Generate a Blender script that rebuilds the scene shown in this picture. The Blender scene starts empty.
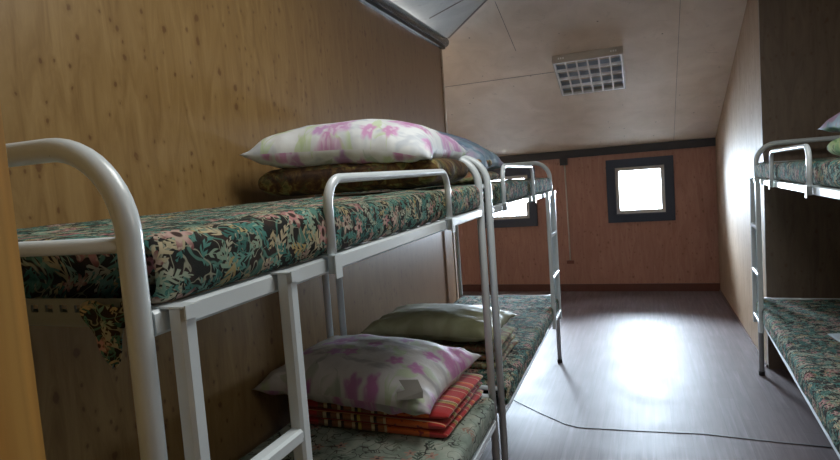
import bpy, math, random
from mathutils import Vector, Matrix, noise as mn
PI = math.pi
scn = bpy.context.scene
COL = scn.collection
random.seed(7)

# ------------------------------------------------------------------ nodes
class NT:
    def __init__(s, name):
        s.m = bpy.data.materials.new(name); s.m.use_nodes = True
        s.t = s.m.node_tree; s.n = s.t.nodes; s.l = s.t.links
        s.n.clear()
        s.out = s.n.new('ShaderNodeOutputMaterial')
        s.b = s.n.new('ShaderNodeBsdfPrincipled')
        s.l.new(s.b.outputs[0], s.out.inputs[0])
        s.tc = s.n.new('ShaderNodeTexCoord')
    def put(s, sock, v):
        if v is None: return
        if isinstance(v, bpy.types.NodeSocket): s.l.new(v, sock)
        elif isinstance(v, (tuple, list)):
            sock.default_value = (*v, 1.0) if (len(sock.default_value) == 4 and len(v) == 3) else v
        else: sock.default_value = v
    def M(s, op, a, b=None, c=None, clamp=False):
        n = s.n.new('ShaderNodeMath'); n.operation = op; n.use_clamp = clamp
        s.put(n.inputs[0], a); s.put(n.inputs[1], b); s.put(n.inputs[2], c)
        return n.outputs[0]
    def V(s, op, a, b=None):
        n = s.n.new('ShaderNodeVectorMath'); n.operation = op
        s.put(n.inputs[0], a); s.put(n.inputs[1], b)
        return n.outputs['Value'] if op in ('LENGTH', 'DOT_PRODUCT', 'DISTANCE') else n.outputs[0]
    def sep(s, v):
        n = s.n.new('ShaderNodeSeparateXYZ'); s.put(n.inputs[0], v); return n.outputs
    def comb(s, x, y, z=0.0):
        n = s.n.new('ShaderNodeCombineXYZ')
        for i, q in enumerate((x, y, z)): s.put(n.inputs[i], q)
        return n.outputs[0]
    def mix(s, f, a, b):
        n = s.n.new('ShaderNodeMix'); n.data_type = 'RGBA'
        s.put(n.inputs[0], f); s.put(n.inputs[6], a); s.put(n.inputs[7], b)
        return n.outputs[2]
    def mapv(s, v, scale=(1, 1, 1), loc=(0, 0, 0), rot=(0, 0, 0)):
        n = s.n.new('ShaderNodeMapping'); s.put(n.inputs[0], v)
        n.inputs[1].default_value = loc; n.inputs[2].default_value = rot; n.inputs[3].default_value = scale
        return n.outputs[0]
    def noise(s, v, scale=5, detail=3, rough=.55, dist=0.0):
        n = s.n.new('ShaderNodeTexNoise'); s.put(n.inputs['Vector'], v)
        n.inputs['Scale'].default_value = scale; n.inputs['Detail'].default_value = detail
        n.inputs['Roughness'].default_value = rough; n.inputs['Distortion'].default_value = dist
        return n.outputs
    def vor(s, v, rnd=1.0, feature='F1', dims='2D'):
        n = s.n.new('ShaderNodeTexVoronoi'); n.voronoi_dimensions = dims; n.feature = feature
        s.put(n.inputs['Vector'], v); n.inputs['Scale'].default_value = 1.0
        n.inputs['Randomness'].default_value = rnd
        return n.outputs
    def ramp(s, f, stops, interp='LINEAR'):
        n = s.n.new('ShaderNodeValToRGB'); s.put(n.inputs[0], f)
        cr = n.color_ramp; cr.interpolation = interp
        while len(cr.elements) < len(stops): cr.elements.new(.5)
        for e, (p, c) in zip(cr.elements, stops):
            e.position = p; e.color = (*c, 1) if not isinstance(c, (int, float)) else (c, c, c, 1)
        return n.outputs[0]
    def step(s, a, lo, hi):
        n = s.n.new('ShaderNodeMapRange'); n.interpolation_type = 'SMOOTHSTEP'
        s.put(n.inputs[0], a); n.inputs[1].default_value = lo; n.inputs[2].default_value = hi
        return n.outputs[0]
    def bump(s, h, strength=.3, dist=.01):
        n = s.n.new('ShaderNodeBump'); n.inputs['Strength'].default_value = strength
        n.inputs['Distance'].default_value = dist; s.put(n.inputs['Height'], h)
        s.l.new(n.outputs[0], s.b.inputs['Normal'])
    def fin(s, col, rough=.5, metal=0., spec=None, coat=None, sheen=None):
        s.put(s.b.inputs['Base Color'], col); s.put(s.b.inputs['Roughness'], rough)
        s.b.inputs['Metallic'].default_value = metal
        if spec is not None: s.b.inputs['Specular IOR Level'].default_value = spec
        if coat: s.b.inputs['Coat Weight'].default_value = coat; s.b.inputs['Coat Roughness'].default_value = .15
        if sheen: s.b.inputs['Sheen Weight'].default_value = sheen
        return s.m

def sprig(t, uv, scale, seed, thr, length=.46, width=.24, freq=34.0, soft=.25):
    """one fern-like sprig per cell; returns (mask, random colour)"""
    p = t.mapv(uv, (scale, scale, scale), (seed * 3.1, seed * 1.7, 0))
    vo = t.vor(p, .75); d = t.V('SUBTRACT', p, vo['Position']); sx = t.sep(d)
    rc = t.sep(vo['Color'])
    a = t.M('MULTIPLY', rc[0], 6.283)
    ca, sa = t.M('COSINE', a), t.M('SINE', a)
    x = t.M('SUBTRACT', t.M('MULTIPLY', sx[0], ca), t.M('MULTIPLY', sx[1], sa))
    y = t.M('ADD', t.M('MULTIPLY', sx[0], sa), t.M('MULTIPLY', sx[1], ca))
    y = t.M('ADD', y, t.M('MULTIPLY', t.M('MULTIPLY', x, x), .8))
    ay = t.M('ABSOLUTE', y)
    env = t.M('MULTIPLY', t.M('SUBTRACT', 1.0, t.M('POWER', t.M('ABSOLUTE', t.M('DIVIDE', x, length)), 2.0)), width)
    inside = t.step(t.M('SUBTRACT', env, ay), 0.0, .02)
    st = t.M('SINE', t.M('MULTIPLY', t.M('SUBTRACT', x, t.M('MULTIPLY', ay, 1.1)), freq))
    st = t.step(st, -soft - .15, soft - .15)
    stem = t.step(ay, .022, .008)
    k = t.M('MULTIPLY', inside, t.M('MAXIMUM', st, stem))
    k = t.M('MULTIPLY', k, t.M('GREATER_THAN', rc[1], thr))
    return k, rc[2]

def flower(t, uv, scale, seed, thr, petals=5, R=.36, soft=.02, amp=.3):
    p = t.mapv(uv, (scale, scale, scale), (seed * 2.3, seed * 4.1, 0))
    vo = t.vor(p, .8); d = t.V('SUBTRACT', p, vo['Position']); sx = t.sep(d)
    rc = t.sep(vo['Color'])
    r = t.V('LENGTH', d)
    th = t.M('ADD', t.M('ARCTAN2', sx[1], sx[0]), t.M('MULTIPLY', rc[0], 6.28))
    pet = t.M('MULTIPLY', t.M('ADD', 1 - amp, t.M('MULTIPLY', t.M('COSINE', t.M('MULTIPLY', th, petals)), amp)), R)
    on = t.M('GREATER_THAN', rc[1], thr)
    k = t.M('MULTIPLY', t.step(t.M('SUBTRACT', pet, r), 0.0, soft), on)
    cen = t.M('MULTIPLY', t.step(r, R * .3, R * .2), on)
    rel = t.M('DIVIDE', r, R)
    return k, cen, rel, rc[2]

def m_tapestry():
    t = NT('floral_tapestry'); uv = t.tc.outputs['UV']
    nz = t.noise(uv, 9, 2)
    w = t.V('ADD', uv, t.V('SCALE', t.V('SUBTRACT', nz['Color'], (.5, .5, .5)), None))
    for n in t.n:
        if n.type == 'VECT_MATH' and n.operation == 'SCALE': n.inputs['Scale'].default_value = .035
    c = t.ramp(t.noise(uv, 14, 2)[0], [(.35, (.004, .005, .006)), (.5, (.012, .009, .008)), (.62, (.032, .013, .010))])
    # curling scroll lines
    sc = t.M('ABSOLUTE', t.M('SUBTRACT', t.noise(w, 17, 1.5, .5, .6)[0], .5))
    c = t.mix(t.step(sc, .03, .014), c, (.09, .22, .17))
    sc = t.M('ABSOLUTE', t.M('SUBTRACT', t.noise(t.mapv(w, loc=(3, 5, 0)), 26, 1, .5, .4)[0], .5))
    c = t.mix(t.step(sc, .022, .010), c, (.34, .34, .24))
    greens = [(0, (.03, .13, .11)), (.28, (.07, .25, .21)), (.45, (.14, .33, .27)), (.6, (.30, .42, .30)), (.78, (.50, .50, .38)), (.88, (.45, .33, .12)), (1, (.62, .54, .38))]
    for sca, sd, thr, L, W, fq in ((21, 1, .1, .52, .2, 22), (14, 2, .2, .52, .2, 30), (11, 3, .4, .54, .17, 40), (25, 5, .3, .52, .17, 20), (17, 11, .45, .52, .2, 26)):
        k, rc = sprig(t, w, sca, sd, thr, L, W, fq)
        c = t.mix(k, c, t.ramp(rc, greens))
    for sca, sd, thr, pn, R, pal in ((9, 6, .62, 6, .30, [(0, (.52, .2, .2)), (.5, (.62, .36, .32)), (1, (.55, .42, .36))]),
                                     (14, 7, .66, 5, .34, [(0, (.68, .58, .44)), (.6, (.6, .32, .3)), (1, (.42, .12, .16))]),
                                     (22, 9, .72, 5, .34, [(0, (.45, .38, .28)), (1, (.5, .3, .25))])):
        k, ce, rel, rc = flower(t, w, sca, sd, thr, pn, R)
        fc = t.mix(t.step(rel, .35, 1.0), t.ramp(rc, pal), (.2, .06, .06))
        fc = t.mix(t.step(t.noise(w, 90, 1)[0], .5, .62), fc, (.55, .42, .33))
        c = t.mix(k, c, fc); c = t.mix(ce, c, (.05, .02, .015))
    th = t.noise(t.mapv(uv, (420, 900, 1)), 1, 1)[0]
    c = t.mix(.22, c, t.mix(th, (.0, .0, .0), (.13, .14, .12)))
    t.bump(th, .35, .002)
    return t.fin(c, .9, spec=.15)

def m_sage():
    t = NT('sage_leaf_print'); uv = t.tc.outputs['UV']
    nz = t.noise(uv, 7, 2)
    w = t.V('ADD', uv, t.V('SCALE', t.V('SUBTRACT', nz['Color'], (.5, .5, .5))))
    for n in t.n:
        if n.type == 'VECT_MATH' and n.operation == 'SCALE': n.inputs['Scale'].default_value = .05
    c = t.ramp(t.noise(uv, 11, 3)[0], [(.3, (.15, .19, .15)), (.5, (.27, .32, .26)), (.65, (.38, .40, .33))])
    k, rc = sprig(t, w, 10, 3, .3, .5, .2, 30)
    c = t.mix(k, c, t.ramp(rc, [(0, (.06, .09, .07)), (.6, (.14, .2, .15)), (1, (.3, .17, .12))]))
    sc = t.M('ABSOLUTE', t.M('SUBTRACT', t.noise(w, 8, 2, .5, .8)[0], .5))
    c = t.mix(t.step(sc, .014, .006), c, (.03, .03, .025))
    sc = t.M('ABSOLUTE', t.M('SUBTRACT', t.noise(t.mapv(w, loc=(8, 2, 0)), 14, 1, .5, .5)[0], .5))
    c = t.mix(t.step(sc, .012, .005), c, (.07, .06, .05))
    k, ce, rel, rc = flower(t, w, 11, 4, .7, 5, .3)
    c = t.mix(k, c, (.36, .22, .17)); c = t.mix(ce, c, (.05, .03, .03))
    t.bump(t.noise(uv, 500, 1)[0], .2, .002)
    return t.fin(c, .85)

def m_camo(name, pal, scale=14):
    t = NT(name); uv = t.tc.outputs['UV']
    c = t.ramp(t.noise(uv, scale, 3, .6, 1.2)[0], pal, 'LINEAR')
    k, rc = sprig(t, uv, scale * .9, 2, .35, .5, .3, 20)
    c = t.mix(t.M('MULTIPLY', k, .7), c, t.ramp(rc, [(0, pal[0][1]), (1, pal[-1][1])]))
    t.bump(t.noise(uv, 120, 2)[0], .35, .004)
    return t.fin(c, .9, sheen=.08, spec=.2)

def m_watercolour(name, base, blooms, leaves, grey, s=1.0):
    t = NT(name); uv = t.tc.outputs['UV']
    nz = t.noise(uv, 7 * s, 3)
    w = t.V('ADD', uv, t.V('SCALE', t.V('SUBTRACT', nz['Color'], (.5, .5, .5))))
    for n in t.n:
        if n.type == 'VECT_MATH' and n.operation == 'SCALE': n.inputs['Scale'].default_value = .055 / s
    c = t.mix(t.step(t.noise(uv, 5 * s, 3)[0], .42, .7), base, tuple(.8 * q for q in base))
    c = t.mix(t.M('MULTIPLY', t.step(t.noise(t.mapv(w, (2.5, 7, 1), rot=(0, 0, .6)), 1.6 * s, 3)[0], .52, .62), .55), c, grey)
    k, rc = sprig(t, w, 5.2 * s, 4, .25, .5, .22, 9, .9)
    c = t.mix(t.M('MULTIPLY', k, .65), c, t.ramp(rc, leaves))
    k, rc = sprig(t, w, 7 * s, 8, .45, .5, .14, 6, .9)
    c = t.mix(t.M('MULTIPLY', k, .6), c, t.ramp(rc, [(0, grey), (.5, leaves[0][1]), (1, leaves[-1][1])]))
    for sca, sd, thr, R in ((4.2, 3, .22, .42), (6.5, 5, .45, .34)):
        k, ce, rel, rc = flower(t, w, sca * s, sd, thr, 5, R, .13, .13)
        bc = t.ramp(rc, blooms)
        bc = t.mix(t.step(rel, .1, 1.0), t.mix(.35, bc, (.45, .12, .32)), bc)
        bc = t.mix(t.M('MULTIPLY', t.step(t.noise(w, 30 * s, 2)[0], .5, .65), .5), bc, base)
        c = t.mix(t.M('MULTIPLY', k, .95), c, bc)
    t.bump(t.noise(uv, 24, 3)[0], .25, .01)
    return t.fin(c, .6, sheen=.1)

def m_red_plaid():
    t = NT('red_orange_stripes'); uv = t.tc.outputs['UV']; s = t.sep(uv)
    y = t.M('FRACT', t.M('MULTIPLY', s[0], 6.0))
    n1 = t.noise(t.mapv(uv, (140, 10, 1)), 1, 1)[0]
    y = t.M('ADD', y, t.M('MULTIPLY', t.M('SUBTRACT', n1, .5), .03))
    red, org, crm, blk, yel = (.42, .022, .022), (.62, .12, .015), (.62, .5, .3), (.04, .015, .012), (.55, .4, .08)
    c = t.ramp(y, [(0, red), (.2, crm), (.225, red), (.34, (.3, .015, .015)), (.40, yel), (.43, blk), (.46, yel), (.49, blk), (.52, crm), (.56, red), (.72, org), (.82, crm), (.84, red)], 'CONSTANT')
    x = t.M('DIVIDE', t.M('ADD', t.sep(t.tc.outputs['Object'])[0], .36), .72)
    c2 = t.ramp(x, [(0, red), (.2, (.2, .06, .03)), (.24, crm), (.265, blk), (.29, (.25, .1, .04)), (.33, crm), (.35, blk), (.37, (.3, .12, .05)), (.42, crm), (.44, blk), (.46, yel), (.48, (.25, .08, .04)), (.54, crm), (.56, blk), (.58, (.35, .14, .05)), (.62, crm), (.635, org), (.88, red)], 'CONSTANT')
    k, ce, rel, rc = flower(t, uv, 26, 2, .45, 3, .36)
    isorg = t.M('MULTIPLY', t.M('GREATER_THAN', x, .64), t.M('LESS_THAN', x, .88))
    c2 = t.mix(t.M('MULTIPLY', k, isorg), c2, (.25, .02, .015))
    # the print faces outwards along the fold; the cut end shows the cross stripes
    nrm = t.n.new('ShaderNodeNewGeometry')
    ny = t.M('ABSOLUTE', t.sep(t.tc.outputs['Normal'])[1])
    c = t.mix(t.M('GREATER_THAN', ny, .6), c, c2)
    t.bump(t.noise(uv, 300, 1)[0], .3, .003)
    return t.fin(c, .85, sheen=.3)

def m_satin():
    t = NT('green_satin'); uv = t.tc.outputs['UV']
    c = t.ramp(t.noise(uv, 6, 3, .5, 1.0)[0], [(.35, (.24, .24, .13)), (.55, (.36, .36, .22)), (.7, (.44, .44, .29))])
    t.bump(t.noise(uv, 14, 2)[0], .25, .01)
    return t.fin(c, .5, spec=.4)

def m_wood_panel(name, dark, mid, light, knot=(.12, .052, .018), axis='Y', rough=.38, kn=1.0, red=None):
    """laminated chip-wood panel: vertical grain with small elongated knots"""
    t = NT(name); o = t.sep(t.tc.outputs['Object'])
    h = o[1] if axis == 'Y' else o[0]
    p = t.comb(h, o[2])
    g = t.noise(t.mapv(p, (17, 2.6, 1)), 1, 5, .62, 1.3)[0]
    c = t.ramp(g, [(.3, dark), (.5, mid), (.68, light)])
    g2 = t.noise(t.mapv(p, (120, 5, 1)), 1, 2)[0]
    c = t.mix(.22, c, t.mix(g2, dark, light))
    big = t.noise(t.mapv(p, (1.2, .8, 1)), 1, 3)[0]
    c = t.mix(t.M('MULTIPLY', t.step(big, .4, .7), .25), c, dark)
    for sc, thr, R, sd in (((11, 7.5), .72, .13, 1), ((24, 15), .78, .16, 5), ((7, 5), .74, .075, 9)):
        q = t.mapv(p, (sc[0], sc[1], 1), (sd, sd * 2, 0)); vo = t.vor(q, 1.0)
        q2 = t.V('ADD', q, t.V('SUBTRACT', t.noise(q, 3, 2)['Color'], (.5, .5, .5)))
        d = t.V('LENGTH', t.V('SUBTRACT', q, vo['Position']))
        d = t.M('ADD', d, t.M('MULTIPLY', t.M('SUBTRACT', t.noise(q, 2.2, 3)[0], .5), .42))
        rc = t.sep(vo['Color']); on = t.M('GREATER_THAN', rc[0], thr)
        ring = t.M('MULTIPLY', t.M('MULTIPLY', t.step(d, R * 1.9, R * .9), on), .35 * kn)
        c = t.mix(ring, c, dark)
        core = t.M('MULTIPLY', t.M('MULTIPLY', t.step(d, R * .8, R * .35), on), .75 * kn)
        c = t.mix(core, c, knot)
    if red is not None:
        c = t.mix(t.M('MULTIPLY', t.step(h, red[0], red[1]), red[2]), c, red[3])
    t.bump(g2, .08, .002)
    return t.fin(c, rough)

def m_ceiling(name, a, b, seams=None):
    t = NT(name); o = t.tc.outputs['Object']
    c = t.ramp(t.noise(o, 3, 5, .6, .8)[0], [(.35, a), (.65, b)])
    blot = t.step(t.noise(o, 9, 4, .7, 1.5)[0], .58, .72)
    c = t.mix(t.M('MULTIPLY', blot, .22), c, tuple(.45 * q for q in a))
    k, = [t.step(t.M('ADD', t.vor(t.mapv(o, (6, 6, 6)), 1, dims='3D')['Distance'], 0.0), .06, .03)]
    c = t.mix(t.M('MULTIPLY', k, .7), c, (.05, .04, .035))
    t.bump(t.noise(o, 30, 3)[0], .12, .004)
    return t.fin(c, .7)

def m_floor():
    t = NT('floor_linoleum'); o = t.tc.outputs['Object']; s = t.sep(o)
    row = t.M('FLOOR', t.M('DIVIDE', s[0], .095))
    off = t.M('FRACT', t.M('MULTIPLY', row, .377))
    ln = t.M('ADD', t.M('DIVIDE', s[1], .9), off)
    idn = t.comb(row, t.M('FLOOR', ln))
    wn = t.n.new('ShaderNodeTexWhiteNoise'); wn.noise_dimensions = '2D'; t.put(wn.inputs['Vector'], idn)
    g = t.noise(t.mapv(o, (38, 2.2, 1)), 1, 4, .6, .5)[0]
    c = t.ramp(g, [(.3, (.095, .065, .066)), (.55, (.15, .112, .115)), (.72, (.205, .168, .17))])
    c = t.mix(t.M('MULTIPLY', wn.outputs['Value'], .45), c, (.11, .065, .06))
    fx = t.M('FRACT', t.M('DIVIDE', s[0], .095)); fy = t.M('FRACT', ln)
    jx = t.M('MAXIMUM', t.M('GREATER_THAN', fx, .975), t.M('GREATER_THAN', fy, .996))
    c = t.mix(t.M('MULTIPLY', jx, .55), c, (.05, .035, .03))
    r = t.M('ADD', .42, t.M('MULTIPLY', t.noise(o, 4, 4)[0], .2))
    h = t.noise(t.mapv(o, (5, 3.0, 1)), 1, 2)[0]
    t.bump(t.M('ADD', h, t.M('MULTIPLY', g, .06)), .20, .012)
    return t.fin(c, r, spec=.65)

def m_plain(name, col, rough=.5, metal=0., spec=None, coat=None, var=.12, sc=12):
    t = NT(name)
    c = t.mix(t.M('MULTIPLY', t.noise(t.tc.outputs['Object'], sc, 3)[0], 1.0), tuple(q * (1 - var) for q in col), tuple(min(1, q * (1 + var)) for q in col))
    return t.fin(c, rough, metal, spec, coat)

def m_paint():
    t = NT('white_enamel'); o = t.tc.outputs['Object']
    c = t.mix(t.noise(o, 9, 3)[0], (.64, .71, .74), (.72, .78, .80))
    chip = t.step(t.noise(o, 60, 3, .7)[0], .73, .76)
    c = t.mix(t.M('MULTIPLY', chip, .7), c, (.08, .07, .065))
    return t.fin(c, .28, coat=.3)

def m_jamb():
    t = NT('varnished_pine'); o = t.sep(t.tc.outputs['Object'])
    g = t.noise(t.mapv(t.comb(t.M('ADD', o[0], o[1]), o[2]), (60, 2.5, 1)), 1, 3, .5, .4)[0]
    c = t.ramp(g, [(.3, (.40, .20, .045)), (.7, (.56, .31, .08))])
    return t.fin(c, .4)

def m_glass():
    t = NT('window_glass')
    tr = t.n.new('ShaderNodeBsdfTransparent'); gl = t.n.new('ShaderNodeBsdfGlossy'); gl.inputs['Roughness'].default_value = .02
    fr = t.n.new('ShaderNodeFresnel'); mx = t.n.new('ShaderNodeMixShader')
    t.l.new(fr.outputs[0], mx.inputs[0]); t.l.new(tr.outputs[0], mx.inputs[1]); t.l.new(gl.outputs[0], mx.inputs[2])
    t.l.new(mx.outputs[0], t.out.inputs[0]); return t.m

MAT = dict(
    tap=m_tapestry(), sage=m_sage(), paint=m_paint(), jamb=m_jamb(), glass=m_glass(),
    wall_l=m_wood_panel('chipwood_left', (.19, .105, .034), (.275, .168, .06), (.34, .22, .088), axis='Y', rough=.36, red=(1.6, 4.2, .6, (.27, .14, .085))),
    wall_f=m_wood_panel('chipwood_far', (.30, .14, .10), (.37, .19, .14), (.43, .24, .18), axis='X', kn=.6, rough=.4),
    wall_r=m_wood_panel('chipwood_right', (.28, .18, .10), (.38, .26, .16), (.45, .32, .21), axis='Y', kn=.5, rough=.6),
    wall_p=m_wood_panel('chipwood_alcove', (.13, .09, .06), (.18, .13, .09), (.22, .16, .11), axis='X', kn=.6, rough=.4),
    ceil=m_ceiling('ceiling_board', (.68, .58, .47), (.78, .68, .57)),
    ceil2=m_ceiling('ceiling_board_pale', (.36, .35, .32), (.44, .43, .39)),
    floor=m_floor(),
    black=m_plain('dark_trim', (.018, .017, .022), .35), tube=m_plain('dark_metal_tube', (.02, .02, .024), .16),
    blue=m_plain('window_casing_paint', (.03, .042, .075), .4), sash=m_plain('sash_paint', (.62, .60, .57), .5),
    base=m_plain('baseboard_wood', (.10, .035, .024), .35), joint=m_plain('board_joint', (.2, .17, .15), .8), seam=m_plain('floor_seam', (.13, .12, .125), .5),
    rubber=m_plain('black_rubber', (.015, .015, .015), .7), steel=m_plain('galvanised_steel', (.22, .25, .24), .45, .2),
    chrome=m_plain('mirror_louvre', (.92, .95, .98), .4, .1), lampw=m_plain('lamp_body_enamel', (.52, .49, .45), .4),
    refl=m_plain('lamp_reflector', (.42, .52, .62), .35, .2), white=m_plain('white_plastic', (.6, .57, .52), .4),
    socket=m_plain('brown_plastic', (.16, .05, .03), .4),
    pil_a=m_watercolour('pink_bloom_print', (.76, .79, .80), [(0, (.56, .24, .48)), (.5, (.64, .36, .58)), (1, (.44, .3, .6))], [(0, (.45, .6, .26)), (1, (.55, .66, .4))], (.38, .44, .52), 1.25),
    pil_b=m_watercolour('magenta_bloom_print', (.60, .58, .57), [(0, (.42, .14, .36)), (.5, (.5, .24, .44)), (1, (.4, .2, .45))], [(0, (.45, .58, .3)), (1, (.3, .34, .28))], (.2, .19, .21), 1.15),
    pil_c=m_watercolour('blue_print', (.20, .30, .40), [(0, (.1, .2, .34)), (1, (.4, .5, .56))], [(0, (.3, .42, .3)), (1, (.12, .2, .3))], (.1, .15, .24), 1.6),
    pil_d=m_watercolour('blue_green_print', (.30, .42, .52), [(0, (.45, .25, .3)), (1, (.16, .25, .42))], [(0, (.2, .45, .2)), (1, (.3, .5, .3))], (.12, .2, .36), 1.6),
    satin=m_satin(), red=m_red_plaid(),
    bl_a=m_camo('brown_green_print', [(.32, (.02, .012, .008)), (.45, (.07, .035, .015)), (.55, (.13, .08, .025)), (.62, (.22, .2, .07)), (.7, (.1, .11, .04))], 13),
    bl_b=m_camo('green_cream_print', [(.3, (.03, .04, .02)), (.42, (.10, .13, .06)), (.5, (.28, .10, .06)), (.58, (.30, .33, .16)), (.7, (.5, .48, .32))], 16),
    bl_c=m_camo('pale_green_print', [(.3, (.12, .25, .1)), (.5, (.3, .5, .22)), (.62, (.55, .65, .35)), (.7, (.2, .3, .2))], 12),
    flap=m_plain('grey_card', (.26, .245, .22), .7), towel=m_plain('white_blue_cloth', (.6, .68, .74), .8),
    outside=None)

# ------------------------------------------------------------------ meshes
class MB:
    def __init__(s): s.v = []; s.f = []; s.uv = []; s.sm = []
    def face(s, idx, uvs=None, smooth=True):
        s.f.append(tuple(idx)); s.uv.append(uvs); s.sm.append(smooth)
    def box(s, a, b, R=None):
        x0, y0, z0 = a; x1, y1, z1 = b; k = len(s.v)
        P = [(x0, y0, z0), (x1, y0, z0), (x1, y1, z0), (x0, y1, z0), (x0, y0, z1), (x1, y0, z1), (x1, y1, z1), (x0, y1, z1)]
        s.v += [tuple(R @ Vector(p)) if R else p for p in P]
        for q in ((3, 2, 1, 0), (4, 5, 6, 7), (0, 1, 5, 4), (1, 2, 6, 5), (2, 3, 7, 6), (3, 0, 4, 7)):
            s.face([k + i for i in q], None, False)
        return s
    def rod(s, p0, p1, w, h, up=(0, 0, 1)):
        """rectangular bar p0->p1, w across, h along up"""
        p0, p1 = Vector(p0), Vector(p1); d = (p1 - p0).normalized(); u = Vector(up); sdir = d.cross(u).normalized(); u = sdir.cross(d)
        k = len(s.v); c = min(w, h) * .18
        prof = [(-w/2+c, -h/2), (w/2-c, -h/2), (w/2, -h/2+c), (w/2, h/2-c), (w/2-c, h/2), (-w/2+c, h/2), (-w/2, h/2-c), (-w/2, -h/2+c)]
        for P in (p0, p1):
            for a, b in prof: s.v.append(tuple(P + sdir * a + u * b))
        n = len(prof)
        for i in range(n):
            j = (i + 1) % n; s.face((k + i, k + j, k + n + j, k + n + i), None, False)
        s.face([k + i for i in range(n)][::-1], None, False); s.face([k + n + i for i in range(n)], None, False)
        return s
    def tube(s, pts, r, seg=16):
        pts = [Vector(p) for p in pts]; n = len(pts); k = len(s.v); prev = None
        for i, p in enumerate(pts):
            d = (pts[min(i + 1, n - 1)] - pts[max(i - 1, 0)]).normalized()
            if prev is None:
                a = Vector((0, 0, 1)) if abs(d.z) < .9 else Vector((1, 0, 0)); u = d.cross(a).normalized()
            else: u = (prev - d * prev.dot(d)).normalized()
            w = d.cross(u); prev = u
            for j in range(seg):
                t = 2 * PI * j / seg; s.v.append(tuple(p + (u * math.cos(t) + w * math.sin(t)) * r))
        for i in range(n - 1):
            for j in range(seg):
                j2 = (j + 1) % seg; s.face((k + i*seg + j, k + i*seg + j2, k + (i+1)*seg + j2, k + (i+1)*seg + j))
        s.face([k + j for j in range(seg)][::-1], None, False); s.face([k + (n-1)*seg + j for j in range(seg)], None, False)
        return s
    def poly(s, pts, R=None):
        k = len(s.v); s.v += [tuple(p) for p in pts]; s.face(range(k, k + len(pts)), None, False); return s
    def build(s, name, mat, parent=None, loc=(0, 0, 0), rot=(0, 0, 0)):
        me = bpy.data.meshes.new(name); me.from_pydata(s.v, [], s.f)
        me.materials.append(mat)
        if any(s.uv):
            ul = me.uv_layers.new(name='UVMap'); li = 0
            for f, uvs in zip(s.f, s.uv):
                for q in range(len(f)):
                    ul.data[li].uv = uvs[q] if uvs else (s.v[f[q]][0], s.v[f[q]][1]); li += 1
        for p, q in zip(me.polygons, s.sm): p.use_smooth = q
        me.update()
        o = bpy.data.objects.new(name, me); COL.objects.link(o)
        o.location = loc; o.rotation_euler = rot
        if parent is not None: o.parent = parent
        return o

def bend(corners, rad, n=9):
    """polyline with rounded corners"""
    P = [Vector(c) for c in corners]; out = [P[0]]
    for i in range(1, len(P) - 1):
        a = (P[i-1] - P[i]).normalized(); b = (P[i+1] - P[i]).normalized()
        ang = a.angle(b); L = rad / math.tan(ang / 2); c = P[i] + (a + b).normalized() * (rad / math.sin(ang / 2))
        s0 = P[i] + a * L - c; s1 = P[i] + b * L - c; tot = s0.angle(s1); ax = s0.cross(s1).normalized()
        for k in range(n + 1): out.append(c + Matrix.Rotation(tot * k / n, 3, ax) @ s0)
    out.append(P[-1]); return out

def tag(o, label=None, cat=None, group=None, kind=None):
    if label: o['label'] = label
    if cat: o['category'] = cat
    if group: o['group'] = group
    if kind: o['kind'] = kind
    return o
def empty(name, loc, rz=0):
    o = bpy.data.objects.new(name, None); COL.objects.link(o); o.location = loc; o.rotation_euler = (0, 0, rz)
    o.empty_display_size = .1; return o
def struct(name, mb, mat, label=None, cat=None, parent=None):
    o = mb.build(name, mat, parent); o['kind'] = 'structure'
    if parent is None:
        tag(o, label, cat)
    return o

# ------------------------------------------------------------------ setting
XL, XR, YF, YP = -1.55, .778, 7.53, 4.70       # left wall, right wall, far wall, alcove panel
ZF, SL = 1.79, .38                              # eaves height at the far wall, roof slope
def zc(y): return ZF + SL * (YF - y)
RX = 1.90                                       # right wall of the near bay
struct('floor', MB().box((-3.4, -1.6, -.06), (RX + .1, YF + .12, 0)), MAT['floor'], 'worn brown plank-pattern floor shining with window light', 'floor')

# far wall with two window holes
W1 = (-.342, .232, .955, 1.538)
W2 = (-1.978, -1.404, .955, 1.538)
fw = MB(); T = .12
x0, x1 = -3.4, XR + .05
fw.box((x0, YF, 0), (x1, YF + T, W1[2])); fw.box((x0, YF, W1[3]), (x1, YF + T, 1.95))
for a, b in ((x0, W2[0]), (W2[1], W1[0]), (W1[1], x1)): fw.box((a, YF, W1[2]), (b, YF + T, W1[3]))
struct('wall_back', fw, MAT['wall_f'], 'reddish chip-wood far wall with two small square windows', 'wall')
def window(n, W, label):
    f = MB(); a, b, c, d = W; m = .095; t = .022
    f.box((a - m, YF - t, c - m), (a, YF, d + m)); f.box((b, YF - t, c - m), (b + m, YF, d + m))
    f.box((a, YF - t, c - m), (b, YF, c)); f.box((a, YF - t, d), (b, YF, d + m))
    # dark reveal inside the hole
    f.box((a, YF, c), (a + .008, YF + T, d)); f.box((b - .008, YF, c), (b, YF + T, d))
    f.box((a + .008, YF, d - .008), (b - .008, YF + T, d)); f.box((a + .008, YF, c), (b - .008, YF + T, c + .008))
    o = struct('window_%d' % n, f, MAT['blue'], label, 'window')
    g = MB(); i = .008; w = .042; y0, y1 = YF + .02, YF + .06
    g.box((a + i, y0, c + i), (a + i + w, y1, d - i)); g.box((b - i - w, y0, c + i), (b - i, y1, d - i))
    g.box((a + i + w, y0, c + i), (b - i - w, y1, c + i + w)); g.box((a + i + w, y0, d - i - w), (b - i - w, y1, d - i))
    g.build('window_sash', MAT['sash'], o)
    MB().box((a + i + w, YF + .036, c + i + w), (b - i - w, YF + .042, d - i - w)).build('window_pane', MAT['glass'], o)
window(1, W1, 'small square window with dark blue casing beside the right wall')
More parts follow.
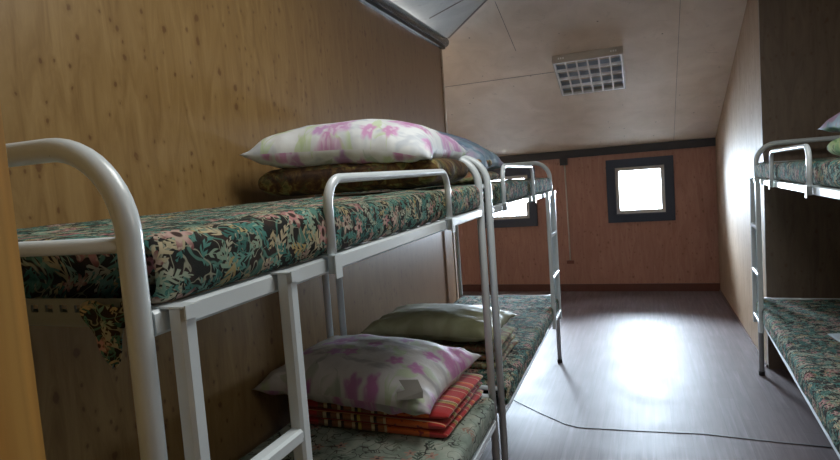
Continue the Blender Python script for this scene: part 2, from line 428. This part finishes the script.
window(2, W2, 'small square window mostly hidden behind the far left bunk')

# left wall (its top is level), its tube moulding and pale end strip
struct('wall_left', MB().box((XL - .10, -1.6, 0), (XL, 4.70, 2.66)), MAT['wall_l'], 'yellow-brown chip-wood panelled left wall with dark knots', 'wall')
t_ = MB().tube([(XL + .012, -1.5, 2.69), (XL + .012, 4.80, 2.69)], .043, 20)
t_.box((XL - .02, -1.5, 2.625), (XL + .030, 4.76, 2.655))
struct('trim_1', t_, MAT['tube'], 'dark shiny tube moulding along the top of the left wall', 'moulding')
struct('trim_2', MB().box((XL - .10, 4.70, 0), (XL + .008, 4.735, 2.62)), MAT['wall_r'], 'pale wooden strip on the end of the left wall', 'moulding')
struct('wall_recess', MB().box((-3.4, 4.60, 0), (XL - .10, 4.70, 3.0)).box((-3.5, 4.6, 0), (-3.4, YF + T, 3.0)), MAT['wall_r'], 'wooden recess wall behind the left wall', 'wall')

# right wall and the dark alcove panel, near bay right wall
struct('wall_right', MB().box((XR, YP, 0), (XR + .10, YF, 3.0)), MAT['wall_r'], 'pale chip-wood right wall beside the far window', 'wall')
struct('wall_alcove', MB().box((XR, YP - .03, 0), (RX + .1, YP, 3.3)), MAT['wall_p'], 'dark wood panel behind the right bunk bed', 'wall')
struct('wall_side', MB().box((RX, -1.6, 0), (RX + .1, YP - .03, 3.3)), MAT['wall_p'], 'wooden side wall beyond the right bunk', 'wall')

# ceiling: long slope down to the far wall, valley, pale cross slope
xm = (XL + RX) / 2; S2 = .32; ZL = 2.765
zr = ZL + S2 * (xm - XL); yr = YF - (zr - ZF) / SL; yv = YF - (ZL - ZF) / SL
def slab(pts, th=.04):
    m = MB(); n = len(pts); m.v = [tuple(p) for p in pts] + [(p[0], p[1], p[2] + th) for p in pts]
    m.face(range(n), None, False); m.face([n + i for i in range(n)][::-1], None, False)
    for i in range(n): j = (i + 1) % n; m.face((i, j, n + j, n + i), None, False)
    return m
ye = yv
struct('ceiling', slab([(-3.5, YF + T, zc(YF + T)), (RX + .1, YF + T, zc(YF + T)), (RX + .1, ye, zc(ye)), (xm, yr, zc(yr)), (XL, ye, zc(ye)), (-3.5, ye, zc(ye))]),
       MAT['ceil'], 'grey-beige boarded ceiling sloping down to the far wall', 'ceiling')
c2 = slab([(XL - .12, ye + .0, ZL - S2 * .12), (XL, ye, ZL), (xm, yr, zr), (xm, -1.6, zr), (XL - .12, -1.6, ZL - S2 * .12)])
c2b = slab([(xm, -1.6, zr), (xm, yr, zr), (RX, ye, zr - S2 * (RX - xm)), (RX + .1, ye, zr - S2 * (RX + .1 - xm)), (RX + .1, -1.6, zr - S2 * (RX + .1 - xm))])
k = len(c2.v); c2.v += c2b.v
for f in c2b.f: c2.face([k + i for i in f], None, False)
struct('ceiling', c2, MAT['ceil2'], 'pale board ceiling slope above the left wall', 'ceiling')
# board joints
j = MB()
def seam(p, q, w, m=j):
    m.rod(p, q, w, .003, up=(0, 0, 1))
yj = 5.72
seam((-3.3, yj, zc(yj) - .001), (-.74, yj, zc(yj) - .001), .009)
j.rod((.30, 4.2, zc(4.2) - .001), (.34, 7.5, zc(7.5) - .001), .003, .002)
j.rod((-1.04, 4.62, zc(4.62) - .001), (-1.03, 5.3, zc(5.3) - .001), .004, .002)
j.rod((XL + .0, ye, ZL - .003), (xm, yr, zr - .003), .016, .006)
j.rod((XL + .05, 4.35, ZL + S2 * .05 - .002), (xm, 4.35, zr - .002), .012, .004)
struct('trim_3', j, MAT['joint'], 'thin dark joints between the ceiling boards', 'joint')

# far trim, baseboards
struct('trim_4', MB().box((-3.38, YF - .035, 1.70), (XR, YF - .001, 1.795)), MAT['black'], 'black moulding where the far wall meets the ceiling', 'moulding')
struct('baseboard_back', MB().box((-3.38, YF - .018, 0), (XR, YF - .001, .095)), MAT['base'], 'dark red-brown baseboard along the far wall', 'baseboard')
struct('baseboard_right', MB().box((XR - .008, YP, 0), (XR, YF - .02, .02)), MAT['base'], 'thin dark strip along the foot of the right wall', 'baseboard')
# floor seam (ridge in the covering)
sm = MB()
pts = [(-1.4, 4.22), (-.92, 3.80), (-.70, 3.60), (-.50, 3.44), (-.42, 3.41), (-.1, 3.43), (.25, 3.46), (.6, 3.43), (.9, 3.42), (RX, 3.44)]
for a, b in zip(pts, pts[1:]): sm.rod((a[0], a[1], .001), (b[0], b[1], .001), .014, .005)
struct('trim_5', sm, MAT['seam'], 'raised joint running across the floor covering', 'joint')

# doorway the camera looks through: pine jamb on the left, wall each side, corridor
wn = MB(); yd0, yd1 = .22, .335; xa, xb = -.485, .52
wn.box((XL, yd0 + .02, 0), (xa - .09, yd1 - .02, 2.9)); wn.box((xb + .09, yd0 + .02, 0), (RX, yd1 - .02, 2.9)); wn.box((xa - .09, yd0 + .02, 2.16), (xb + .09, yd1 - .02, 2.9))
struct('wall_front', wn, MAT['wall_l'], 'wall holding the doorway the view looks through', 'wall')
dj = MB()
dj.box((xa - .10, yd0, 0), (xa - .010, yd1 - .012, 2.15)); dj.box((xa - .010, yd0, 0), (xa, yd1 - .045, 2.15)); dj.box((xa - .075, yd1 - .012, 0), (xa - .016, yd1, 2.15)); dj.box((xa, yd0 + .012, 0), (xa + .006, yd1 - .062, 2.07))
dj.box((xb, yd0, 0), (xb + .10, yd1, 2.15)); dj.box((xa - .10, yd0, 2.07), (xb + .10, yd1, 2.16))
struct('door_1', dj, MAT['jamb'], 'yellow varnished pine door frame at the left edge', 'door frame')
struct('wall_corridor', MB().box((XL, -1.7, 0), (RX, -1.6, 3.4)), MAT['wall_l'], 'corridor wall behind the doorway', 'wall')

# junction box, conduit and socket on the far wall
MB().box((-.985, YF - .05, 1.615), (-.895, YF - .001, 1.70)).build('junction_box', MAT['black'])
tag(bpy.data.objects['junction_box'], 'small black junction box under the far wall moulding', 'junction box')
tag(MB().tube([(-.932, YF - .012, 1.614), (-.922, YF - .012, .405)], .009, 8).build('cable_conduit', MAT['white']), 'thin pale cable conduit running down the far wall', 'conduit')
so = tag(MB().box((-.965, YF - .03, .36), (-.875, YF - .001, .402)).build('wall_socket', MAT['socket']), 'small brown socket at the foot of the wall conduit', 'socket')

# ------------------------------------------------------------------ ceiling lamp
nrm = Vector((0, SL, 1)).normalized(); ly = Vector((0, -1, SL)).normalized(); lx = Vector((1, 0, 0))
cl = Vector((-.433, 5.76, 0)); cl.z = zc(cl.y)
lamp = empty('ceiling_lamp', tuple(cl)); lamp.rotation_euler = Matrix((lx, ly, lx.cross(ly))).transposed().to_euler()
tag(lamp, 'square unlit ceiling lamp with mirrored louvre grid', 'ceiling lamp')
sg = 1 if lx.cross(ly).z < 0 else -1      # local z pointing into the room
hw, hl, dp = .303, .32, .075
def LB(a, b, m): m.box((a[0], a[1], min(a[2] * sg, b[2] * sg)), (b[0], b[1], max(a[2] * sg, b[2] * sg)))
m = MB()
LB((-hw, -hl, .001), (hw, hl, .012), m)
LB((-hw, -hl, .012), (-hw + .012, hl, dp), m); LB((hw - .012, -hl, .012), (hw, hl, dp), m)
LB((-hw + .012, -hl, .012), (hw - .012, -hl + .012, dp), m); LB((-hw + .012, hl - .012, .012), (hw - .012, hl, dp), m)
m.build('housing', MAT['lampw'], lamp)
m = MB(); LB((-hw + .013, -hl + .013, .013), (hw - .013, hl - .013, .018), m); m.build('reflector', MAT['refl'], lamp)
m = MB()
for i in range(4):
    y = -hl + .02 + (2 * hl - .04) * (i + .5) / 4
    m.tube([(-hw + .03, y, sg * .036), (hw - .03, y, sg * .036)], .012, 10)
m.build('fluorescent_tube', MAT['white'], lamp)
m = MB()
for i in range(7):
    x = -hw + .016 + (2 * hw - .032) * i / 6
    LB((x - .006, -hl + .013, .050), (x + .006, hl - .013, dp + .003), m)
for i in range(5):
    y = -hl + .016 + (2 * hl - .032) * i / 4
    LB((-hw + .013, y - .007, .052), (hw - .013, y + .007, dp + .001), m)
m.build('louvre', MAT['chrome'], lamp)
for sx in (-1, 1):
    m = MB()
    for q in (-.02, 0, .02):
        x = sx * .225 + q
        LB((x - .006, hl, .03), (x + .006, hl + .006, .045), m)
    m.build('clip', MAT['chrome'], lamp)

# ------------------------------------------------------------------ bunk beds
RT = .0165
def bunk(label, front0, front1, W, side, ladder, guard, drop=0.0, zt=1.38, gh=.163):
    """front0/front1: plan points of the near and far front posts; side -1 = bed lies to -X of its front, +1 to +X"""
    f0, f1 = Vector(front0), Vector(front1); L = (f1 - f0).length
    rz = math.atan2(f1.y - f0.y, f1.x - f0.x) - PI / 2
    R = empty('bunk_bed', (f0.x, f0.y, 0), rz); tag(R, label, 'bunk bed', 'white metal bunk beds')
    s = side; P = MAT['paint']
    def d(y): return -drop * (1 - y / L)
    ZL_ = .44
    for y in (0, L):
        top = zt + .226 + d(y)
        fr = MB().tube(bend([(0, y, .012), (0, y, top), (s * W, y, top), (s * W, y, .012)], .125, 12), RT, 18)
        e = fr.build('end_frame', P, R)
        for x in (0, s * W): MB().tube([(x, y, 0), (x, y, .03)], RT + .003, 14).build('rubber_foot', MAT['rubber'], e)
        for z in (zt + .092 + d(y), ZL_ + .10):
            MB().tube([(0, y, z), (s * W, y, z)], .011, 12).build('crossbar', P, R)
        for z in (zt + .003 + d(y), ZL_ + .003):
            # perforated angle iron: two bands joined by webs between the holes
            m = MB(); n = 26; yy = y + (.012 if y == 0 else -.012); a0, a1 = (s * .018, s * (W - .018)); lo, hi = min(a0, a1), max(a0, a1)
            m.box((lo, yy - .002, z + .006), (hi, yy + .002, z + .015)); m.box((lo, yy - .002, z - .017), (hi, yy + .002, z - .005))
            m.box((lo, min(yy, yy + (.022 if y == 0 else -.022)), z - .026), (hi, max(yy, yy + (.022 if y == 0 else -.022)), z - .017))
            for i in range(n + 1):
                x = lo + (hi - lo) * i / n; m.box((x - .007, yy - .002, z - .005), (x + .007, yy + .002, z + .006))
            m.build('end_rail', MAT['steel'], R)
    for x in (0, s * W):
        for z, dd in ((zt, 1), (ZL_, 0)):
            p0 = (x, RT * .9, z - .0175 + (d(0) if dd else 0)); p1 = (x, L - RT * .9, z - .0175)
            MB().rod(p0, p1, .026, .035).build('side_rail', P, R)
    # wire base under each mattress
    for z, dd in ((zt - .026, 1), (ZL_ - .026, 0)):
        m = MB()
        for i in range(1, 16):
            y = L * i / 16; zz = z + (d(y) if dd else 0)
            m.box((min(s * .013, s * (W - .013)), y - .012, zz - .006), (max(s * .013, s * (W - .013)), y + .012, zz))
        o = m.build('slat_base', MAT['steel'], R)
    # ladder hooked on the outside of the front rails
    ys = ladder; xo = -s * .031
    for y in ys:
        zz = zt + d(y)
        MB().rod((xo, y, .385), (xo, y, zz - .002), .028, .028, up=(0, 1, 0)).build('ladder_stile', P, R)
        m = MB().box((min(xo - s * .018, s * .016), y - .016, zz - .001), (max(xo - s * .018, s * .016), y + .0145, zz + .002))
        m.box((min(xo - s * .020, xo - s * .017), y - .0145, zz - .016), (max(xo - s * .020, xo - s * .017), y + .0145, zz + .003))
        m.build('ladder_bracket', P, R)
    for z in (1.065, .755, .445):
        MB().rod((xo, ys[0] + .014, z), (xo, ys[1] - .014, z), .028, .026).build('ladder_rung', P, R)
    # guard loop
    g0, g1 = guard; xg = -s * .024
    gt = zt + gh
    m = MB().tube(bend([(xg, g0, zt - .035 + d(g0)), (xg, g0, gt + d(g0)), (xg, g1, gt + d(g1) * .6), (xg, g1, zt - .035 + d(g1))], .06, 9), .0105, 14)
    g = m.build('guard_loop', P, R)
    for y in (g0, g1):
        zz = zt + d(y)
        q = MB().box((min(xg - s * .012, s * .015), y - .014, zz + .001), (max(xg - s * .012, s * .015), y + .014, zz + .004))
        q.box((min(xg - s * .014, xg - s * .011), y - .014, zz - .045), (max(xg - s * .014, xg - s * .011), y + .014, zz + .004))
        q.build('guard_clip', P, g)
    def toworld(x, y, z): return Vector((f0.x, f0.y, 0)) + Matrix.Rotation(rz, 3, 'Z') @ Vector((x, y, z))
    return R, L, rz, toworld

B1 = ((-.630, .565), (-.668, 2.43)); B2 = ((-.655, 2.535), (-.690, 4.615)); B3 = ((.618, 2.22), (.712, 4.525))
b1, L1, r1, w1 = bunk('white metal bunk bed nearest the camera on the left wall', *B1, .79, -1, (.045, .305), (.49, 1.335), drop=.022)
b2, L2, r2, w2 = bunk('farther white metal bunk bed on the left, in front of the hidden window', *B2, .79, -1, (L2_ := 1.66, 1.985), (.215, 1.10), gh=.183)
b3, L3, r3, w3 = bunk('white metal bunk bed at the right edge before the dark panel', *B3, .79, 1, (2.0, 2.29), (.51, 1.47))

# ------------------------------------------------------------------ mattresses
def mattress(label, base, rz, L, W, s, z0, th, mat, ny=90, seed=0, drop=0.0, over=.0, group='patterned mattresses on the bunk beds', gap=.024, amp=.006, flare=0.0):
    m = MB(); y0, y1 = gap, L - gap; x0, x1 = -over, W - .004
    r = th * .30; prof = []
    def arc(cx, cz, a0, a1, n=6):
        for i in range(n + 1):
            a = a0 + (a1 - a0) * i / n; prof.append((cx + r * math.cos(a), cz + r * math.sin(a)))
    # start at bottom front, go up the front, over the top, down the back
    arc(x0 + r, r, -PI/2, -PI, 6)
    for q in (.35, .65): prof.append((x0, r + (th - 2*r) * q))
    arc(x0 + r, th - r, PI, PI/2, 6)
    nx = 22
    for i in range(1, nx): prof.append((x0 + r + (x1 - x0 - 2*r) * i / nx, th))
    arc(x1 - r, th - r, PI/2, 0, 5); arc(x1 - r, r, 0, -PI/2, 5)
    ntop = len(prof)
    for i in range(1, 5): prof.append((x1 - r - (x1 - x0 - 2*r) * i / 5, 0))
    n = len(prof); cum = [0]
    for i in range(n): a, b = prof[i], prof[(i+1) % n]; cum.append(cum[-1] + math.hypot(a[0]-b[0], a[1]-b[1]))
    rows = []
    for k in range(ny + 1):
        t = k / ny
        # rounded ends
        e = min(1.0, (min(t, 1 - t) * (y1 - y0)) / .03); sc = math.sqrt(max(0, 1 - (1 - e) ** 2)) if e < 1 else 1
        rows.append((y0 + (y1 - y0) * t, (.82 + .18 * sc)))
    rows = [(y0, .8)] + rows + [(y1, .8)]
    for y, sc in rows:
        dz = -drop * (1 - y / L)
        for (px, pz) in prof:
            cz = th / 2; cx = (x0 + x1) / 2; ex = 1 - (1 - sc) * .06
            X = cx + (px - cx) * ex; Z = cz + (pz - cz) * sc
            w = mn.noise(Vector((X * 4 + seed, y * 3.2, seed))) * amp + mn.noise(Vector((X * 11, y * 9 + seed, 3))) * amp * .45
            if pz > th * .5: Z += w * 1.6 * min(1, sc)
            if px < x0 + r * 1.5: X -= w * .9 + flare * math.exp(-((y - .25) / .3) ** 2) * .5
            m.v.append((s * X, y, max(z0 + Z, z0 - .0) + dz))
    for k in range(len(rows) - 1):
        for i in range(n):
            i2 = (i + 1) % n; a = k * n
            q = [a + i, a + i2, a + n + i2, a + n + i]
            u0, u1 = cum[i], cum[i + 1]; ya, yb = rows[k][0], rows[k+1][0]
            uv = [(ya, u0), (ya, u1), (yb, u1), (yb, u0)]
            if s > 0: q = q[::-1]; uv = uv[::-1]
            m.face(q, uv)
    for k, rev in ((0, 0), (len(rows) - 1, 1)):
        q = [k * n + i for i in range(n)]
        uv = [(abs(m.v[i][0]) + 5, m.v[i][2]) for i in q]
        if rev == (1 if s > 0 else 0): pass
        else: q = q[::-1]; uv = uv[::-1]
        m.face(q, uv)
    o = m.build('mattress', mat, None, tuple(base) + (0,), (0, 0, rz))
    # stitched piping round the top edge, front and back
    for xx in (x0 + .004,):
        pp = []
        for k in range(41):
            y = y0 + .03 + (y1 - y0 - .06) * k / 40; X = xx
            pp.append((s * (X + r * .25 - .004), y, z0 + th - r * .28 - drop * (1 - y / L)))
    tag(o, label, 'mattress', group)
    return o
ZU, ZD, TH = 1.3815, .4415, .098
mat1 = mattress('floral tapestry mattress on the upper bunk nearest the camera', B1[0], r1, L1, .79, -1, ZU, .101, MAT['tap'], 150, 1, .022, .014, flare=.012)
mattress('pale sage leaf-print mattress on the lower bunk nearest the camera', B1[0], r1, L1, .79, -1, ZD, .11, MAT['sage'], 90, 4, over=.016)
mattress('floral mattress on the upper level of the farther left bunk', B2[0], r2, L2, .79, -1, ZU, .105, MAT['tap'], 90, 7, over=.012)
mattress('floral mattress on the lower level of the farther left bunk', B2[0], r2, L2, .79, -1, ZD, .11, MAT['tap'], 90, 11, over=.03)
mattress('floral mattress on the upper level of the right bunk', B3[0], r3, L3, .79, 1, ZU, .10, MAT['tap'], 90, 15, over=.01)
mattress('floral mattress on the lower level of the right bunk', B3[0], r3, L3, .79, 1, ZD, .11, MAT['tap'], 90, 19, over=.03)

# tied corner of the cover hanging under the near upper mattress
m = MB(); n = 14; K = 12
for k in range(K + 1):
    t = k / K; hw_ = (.037 * (1 - t) ** .6 + .003) * (1 + .15 * math.sin(t * 9)); zz = 1.372 - .085 * t; dep = .010 * (1 - t) + .003
    for i in range(n):
        a = 2 * PI * i / n; x = math.cos(a) * hw_; y = math.sin(a) * dep * (1 + .35 * math.cos(5 * a))
        m.v.append((-.056 + x + .004 * math.sin(5 * t) + .012 * t * t, -.004 + y, zz + .004 * math.sin(3 * a + 4 * t)))
for k in range(K):
    for i in range(n):
        j2 = (i + 1) % n; q = [k*n + i, k*n + j2, (k+1)*n + j2, (k+1)*n + i]
        m.face(q[::-1], [(m.v[z][0] * 1.3 + .3, m.v[z][2] * 1.3) for z in q[::-1]])
m.face([K*n + i for i in range(n)])
m.build('hanging_cover_corner', MAT['tap'], mat1)

# ------------------------------------------------------------------ pillows and blankets
def pillow(label, loc, size, rot, mat, seed=0, pinch=.10, group=None, n=44, wr=.010, bow=0.0, curl=()):
    """size = (len x, len y, thickness)"""
    A, B, H = size[0] / 2, size[1] / 2, size[2]
    m = MB(); idx = {}
    for side in (1, -1):
        for i in range(n + 1):
            for k in range(n + 1):
                edge = i in (0, n) or k in (0, n)
                if side == -1 and edge: idx[(side, i, k)] = idx[(1, i, k)]; continue
                u = -1 + 2 * i / n; v = -1 + 2 * k / n
                u = math.sin(u * PI / 2) * .35 + u * .65; v = math.sin(v * PI / 2) * .35 + v * .65
                X = A * u * (1 - pinch * (1 - v * v) * abs(u) ** 2 * -1 - pinch); Y = B * v * (1 + pinch * (1 - u * u) * v * v - pinch)
                # corners reach out, edges draw in
                X = A * u * (1 - pinch * (1 - v ** 2) * u * u); Y = B * v * (1 - pinch * (1 - u ** 2) * v * v)
                prof = max(0, (1 - abs(u) ** 2.8)) ** .5 * max(0, (1 - abs(v) ** 2.8)) ** .5
                h = H * prof
                q = Vector((X * 7 + seed, Y * 7, seed + side * 3))
                ed = (abs(u) ** 3 + abs(v) ** 3)
                w = (mn.noise(q) * 1.0 + mn.noise(q * 2.7) * .5) * wr * (.5 + ed) * min(1, prof * 3)
                # radial creases running in from the seams
                w += wr * .7 * math.sin((X if abs(v) > abs(u) else Y) * 60 + seed) * max(0, ed - .35) * min(1, prof * 2.5)
                z = (h * .62 if side == 1 else -h * .38) + w * side
                z += bow * (u * u) * H
                for cu, cv, dz in curl:
                    z += dz * max(0, u * cu) ** 2 * max(0, v * cv) ** 2
                idx[(side, i, k)] = len(m.v); m.v.append((X, Y, z))
    for side in (1, -1):
        for i in range(n):
            for k in range(n):
                q = [idx[(side, i, k)], idx[(side, i+1, k)], idx[(side, i+1, k+1)], idx[(side, i, k+1)]]
                if side == -1: q = q[::-1]
                m.face(q, [(m.v[a][0] + seed + (3 if side < 0 else 0), m.v[a][1]) for a in q])
    o = m.build('pillow', mat, None, loc, rot)
    # seam cord
    tag(o, label, 'pillow', group); return o

def blanket(label, loc, size, rot, mat, layers=3, seed=0, group=None, soft=1.0, taper=0.0):
    """folded stack: each layer is a flattened fold, rounded along its front (+X) and back edges"""
    A, B, H = size[0] / 2, size[1] / 2, size[2]; m = MB(); lh = H / layers
    for l in range(layers):
        z0 = l * lh; nY = 26; nP = 40; base = len(m.v)
        ax = A * (1 - .012 * ((l * 7 + seed) % 3)); bx = B * (1 - .02 * ((l * 5 + seed) % 3))
        cum = 0
        for k in range(nY + 1):
            tv = -1 + 2 * k / nY
            endsc = max(.45, (1 - abs(tv) ** 16)) ** .5
            y = bx * math.copysign(abs(tv) ** .85, tv)
            for i in range(nP):
                a = 2 * PI * i / nP; ca, sa = math.cos(a), math.sin(a)
                ex = math.copysign(abs(ca) ** (2 / 9), ca) ; ez = math.copysign(abs(sa) ** (2 / 2.6), sa)
                X = (ax - lh * .5) * ex + lh * .5 * math.copysign(abs(ca) ** .6, ca)
                Z = z0 + lh / 2 + lh * .5 * ez * endsc
                w = mn.noise(Vector((X * 6 + seed, y * 6, l * 3.3))) * .006 * soft
                w2 = mn.noise(Vector((X * 4, y * 9 + seed, l * 5.1 + 7))) * .012 * soft
                m.v.append((X + w2 * abs(ca) ** 2, y + w2 * .5, max(Z + w * (1 if l else max(0, sa)), .0)))
        per = 2 * (2 * ax) / nP
        for k in range(nY):
            for i in range(nP):
                i2 = (i + 1) % nP; q = [base + k*nP + i, base + k*nP + i2, base + (k+1)*nP + i2, base + (k+1)*nP + i]
                ua, ub = m.v[q[0]][1], m.v[q[2]][1]
                def U(a): return (m.v[a][1] + seed * .37, m.v[a][0] + (m.v[a][2] - z0) * 1.0 + l * .31)
                q = q[::-1]
                m.face(q, [U(a) for a in q])
        for kk, rv in ((0, False), (nY, True)):
            q = [base + kk*nP + i for i in range(nP)]
            if rv: q = q[::-1]
            m.face(q, [(m.v[a][2] * 1.0 + l, m.v[a][0]) for a in q])
    o = m.build('blanket', mat, None, loc, rot)
    tag(o, label, 'blanket', group); return o

gp, gb = 'pillows on the bunks', 'folded blankets on the bunks'
blanket('folded brown and green blanket under the big pink floral pillow', (-1.065, 2.15, 1.492), (.75, .46, .115), (0, 0, .03), MAT['bl_a'], 1, 3, gb, 1.6)
pillow('large white pillow with pink flowers on the near upper bunk', (-1.085, 2.165, 1.645), (.78, .58, .205), (-.03, .03, .06), MAT['pil_a'], 2, group=gp, curl=((-1, -1, -.0), (1, -1, -.06)), wr=.009)
blanket('green and cream patterned folded blanket under the blue pillow', (-1.08, 2.86, 1.488), (.72, .42, .13), (0, 0, .02), MAT['bl_b'], 2, 5, gb)
pillow('dusky blue pillow on the farther upper bunk, behind the pink floral one', (-1.02, 2.90, 1.685), (.70, .50, .15), (0, .36, .02), MAT['pil_c'], 5, group=gp)
blanket('red and orange striped folded blanket on the near lower bunk', (-1.055, 2.19, .552), (.70, .48, .105), (0, 0, -.03), MAT['red'], 3, 1, gb, .6)
pil_low = pillow('white pillow with magenta flowers on the red striped blanket', (-1.12, 2.16, .715), (.80, .58, .205), (.03, .04, -.06), MAT['pil_b'], 8, group=gp, curl=((-1, -1, -.01), (1, 1, .02)), wr=.010)
blanket('green and cream patterned folded blanket under the green satin pillow', (-1.05, 2.97, .552), (.68, .46, .12), (0, 0, .0), MAT['bl_b'], 3, 9, gb)
pillow('plain olive green satin pillow on the farther lower bunk', (-1.065, 2.93, .737), (.74, .52, .145), (0, .03, .04), MAT['satin'], 12, group=gp)
blanket('pale green folded blanket under the pillow on the right upper bunk', (1.10, 3.02, 1.484), (.58, .42, .10), (0, 0, .05), MAT['bl_c'], 1, 6, gb, 1.6)
pillow('blue and green floral pillow on the right upper bunk', (1.16, 3.06, 1.685), (.76, .50, .15), (0, -.16, .05), MAT['pil_d'], 15, group=gp)
# corner of the towel on the right lower bunk
blanket('small white and blue folded cloth on the right lower mattress', (1.02, 3.46, .556), (.30, .20, .02), (0, 0, .2), MAT['towel'], 1, 2)
for o in bpy.data.objects:
    if o.get('label', '').startswith('small white and blue'): o.name = 'folded_cloth'; o['category'] = 'cloth'
# grey folded flap on the magenta pillow
m = MB()
m.v = [(-.052, .012, .054), (.020, .022, .056), (.046, 0, .022), (-.022, -.004, .024), (-.052, -.012, .016), (.046, -.005, -.002), (-.048, -.026, -.008)]
m.face((3, 2, 1, 0), None, False); m.face((4, 6, 5, 2, 3), None, False)
fl = m.build('folded_card', MAT['flap'], None, (-.815, 1.872, .742), (0, 0, 0))
tag(fl, 'small grey folded card lying on the magenta flower pillow', 'card')

# ------------------------------------------------------------------ light
def area(name, loc, rot, size, power, col, sy=None):
    l = bpy.data.lights.new(name, 'AREA'); l.energy = power; l.color = col; l.size = size
    if sy: l.shape = 'RECTANGLE'; l.size_y = sy
    o = bpy.data.objects.new(name, l); COL.objects.link(o); o.location = loc; o.rotation_euler = rot; return o
for n, W in ((1, W1), (2, W2)):
    area('window_daylight', ((W[0] + W[1]) / 2, YF + .50, 1.62), (-PI/2 + .36, 0, 0), 1.1, 600, (.70, .85, 1.0), 1.0)
area('ceiling_fill', (-.05, 1.6, 2.95), (0, 0, 0), 1.0, 26, (.97, .98, .96))  # added soft fill for the near bay; no fixture hangs here
area('side_fill', (1.5, 1.0, 2.3), (0, math.radians(68), 0), .9, 5, (.92, .97, 1.0))  # added fill aimed at the left wall; the side wall has no window
wd = bpy.data.worlds.new('World'); scn.world = wd; wd.use_nodes = True
nt = wd.node_tree; bg = nt.nodes['Background']
bg.inputs[0].default_value = (.76, .87, 1.0, 1); bg.inputs[1].default_value = 20.0

# ------------------------------------------------------------------ camera
F = 578.5; yaw, pitch, roll = .3742, -.0774, -.0733
fw_ = Vector((-math.sin(yaw) * math.cos(pitch), math.cos(yaw) * math.cos(pitch), math.sin(pitch)))
r0 = Vector((math.cos(yaw), math.sin(yaw), 0)); u0 = r0.cross(fw_)
rr = r0 * math.cos(roll) + u0 * math.sin(roll); uu = -r0 * math.sin(roll) + u0 * math.cos(roll)
cd = bpy.data.cameras.new('camera'); cam = bpy.data.objects.new('camera', cd); COL.objects.link(cam)
cd.sensor_width = 36; cd.lens = F * 36 / 840; cd.clip_start = .02
Mx = Matrix((rr, uu, -fw_)).transposed().to_4x4(); Mx.translation = Vector((0, 0, 1.5)); cam.matrix_world = Mx
scn.camera = cam
scn.view_settings.view_transform = 'Standard'
scn.view_settings.look = 'None'
scn.view_settings.exposure = 0.22
scn.view_settings.gamma = 1.0
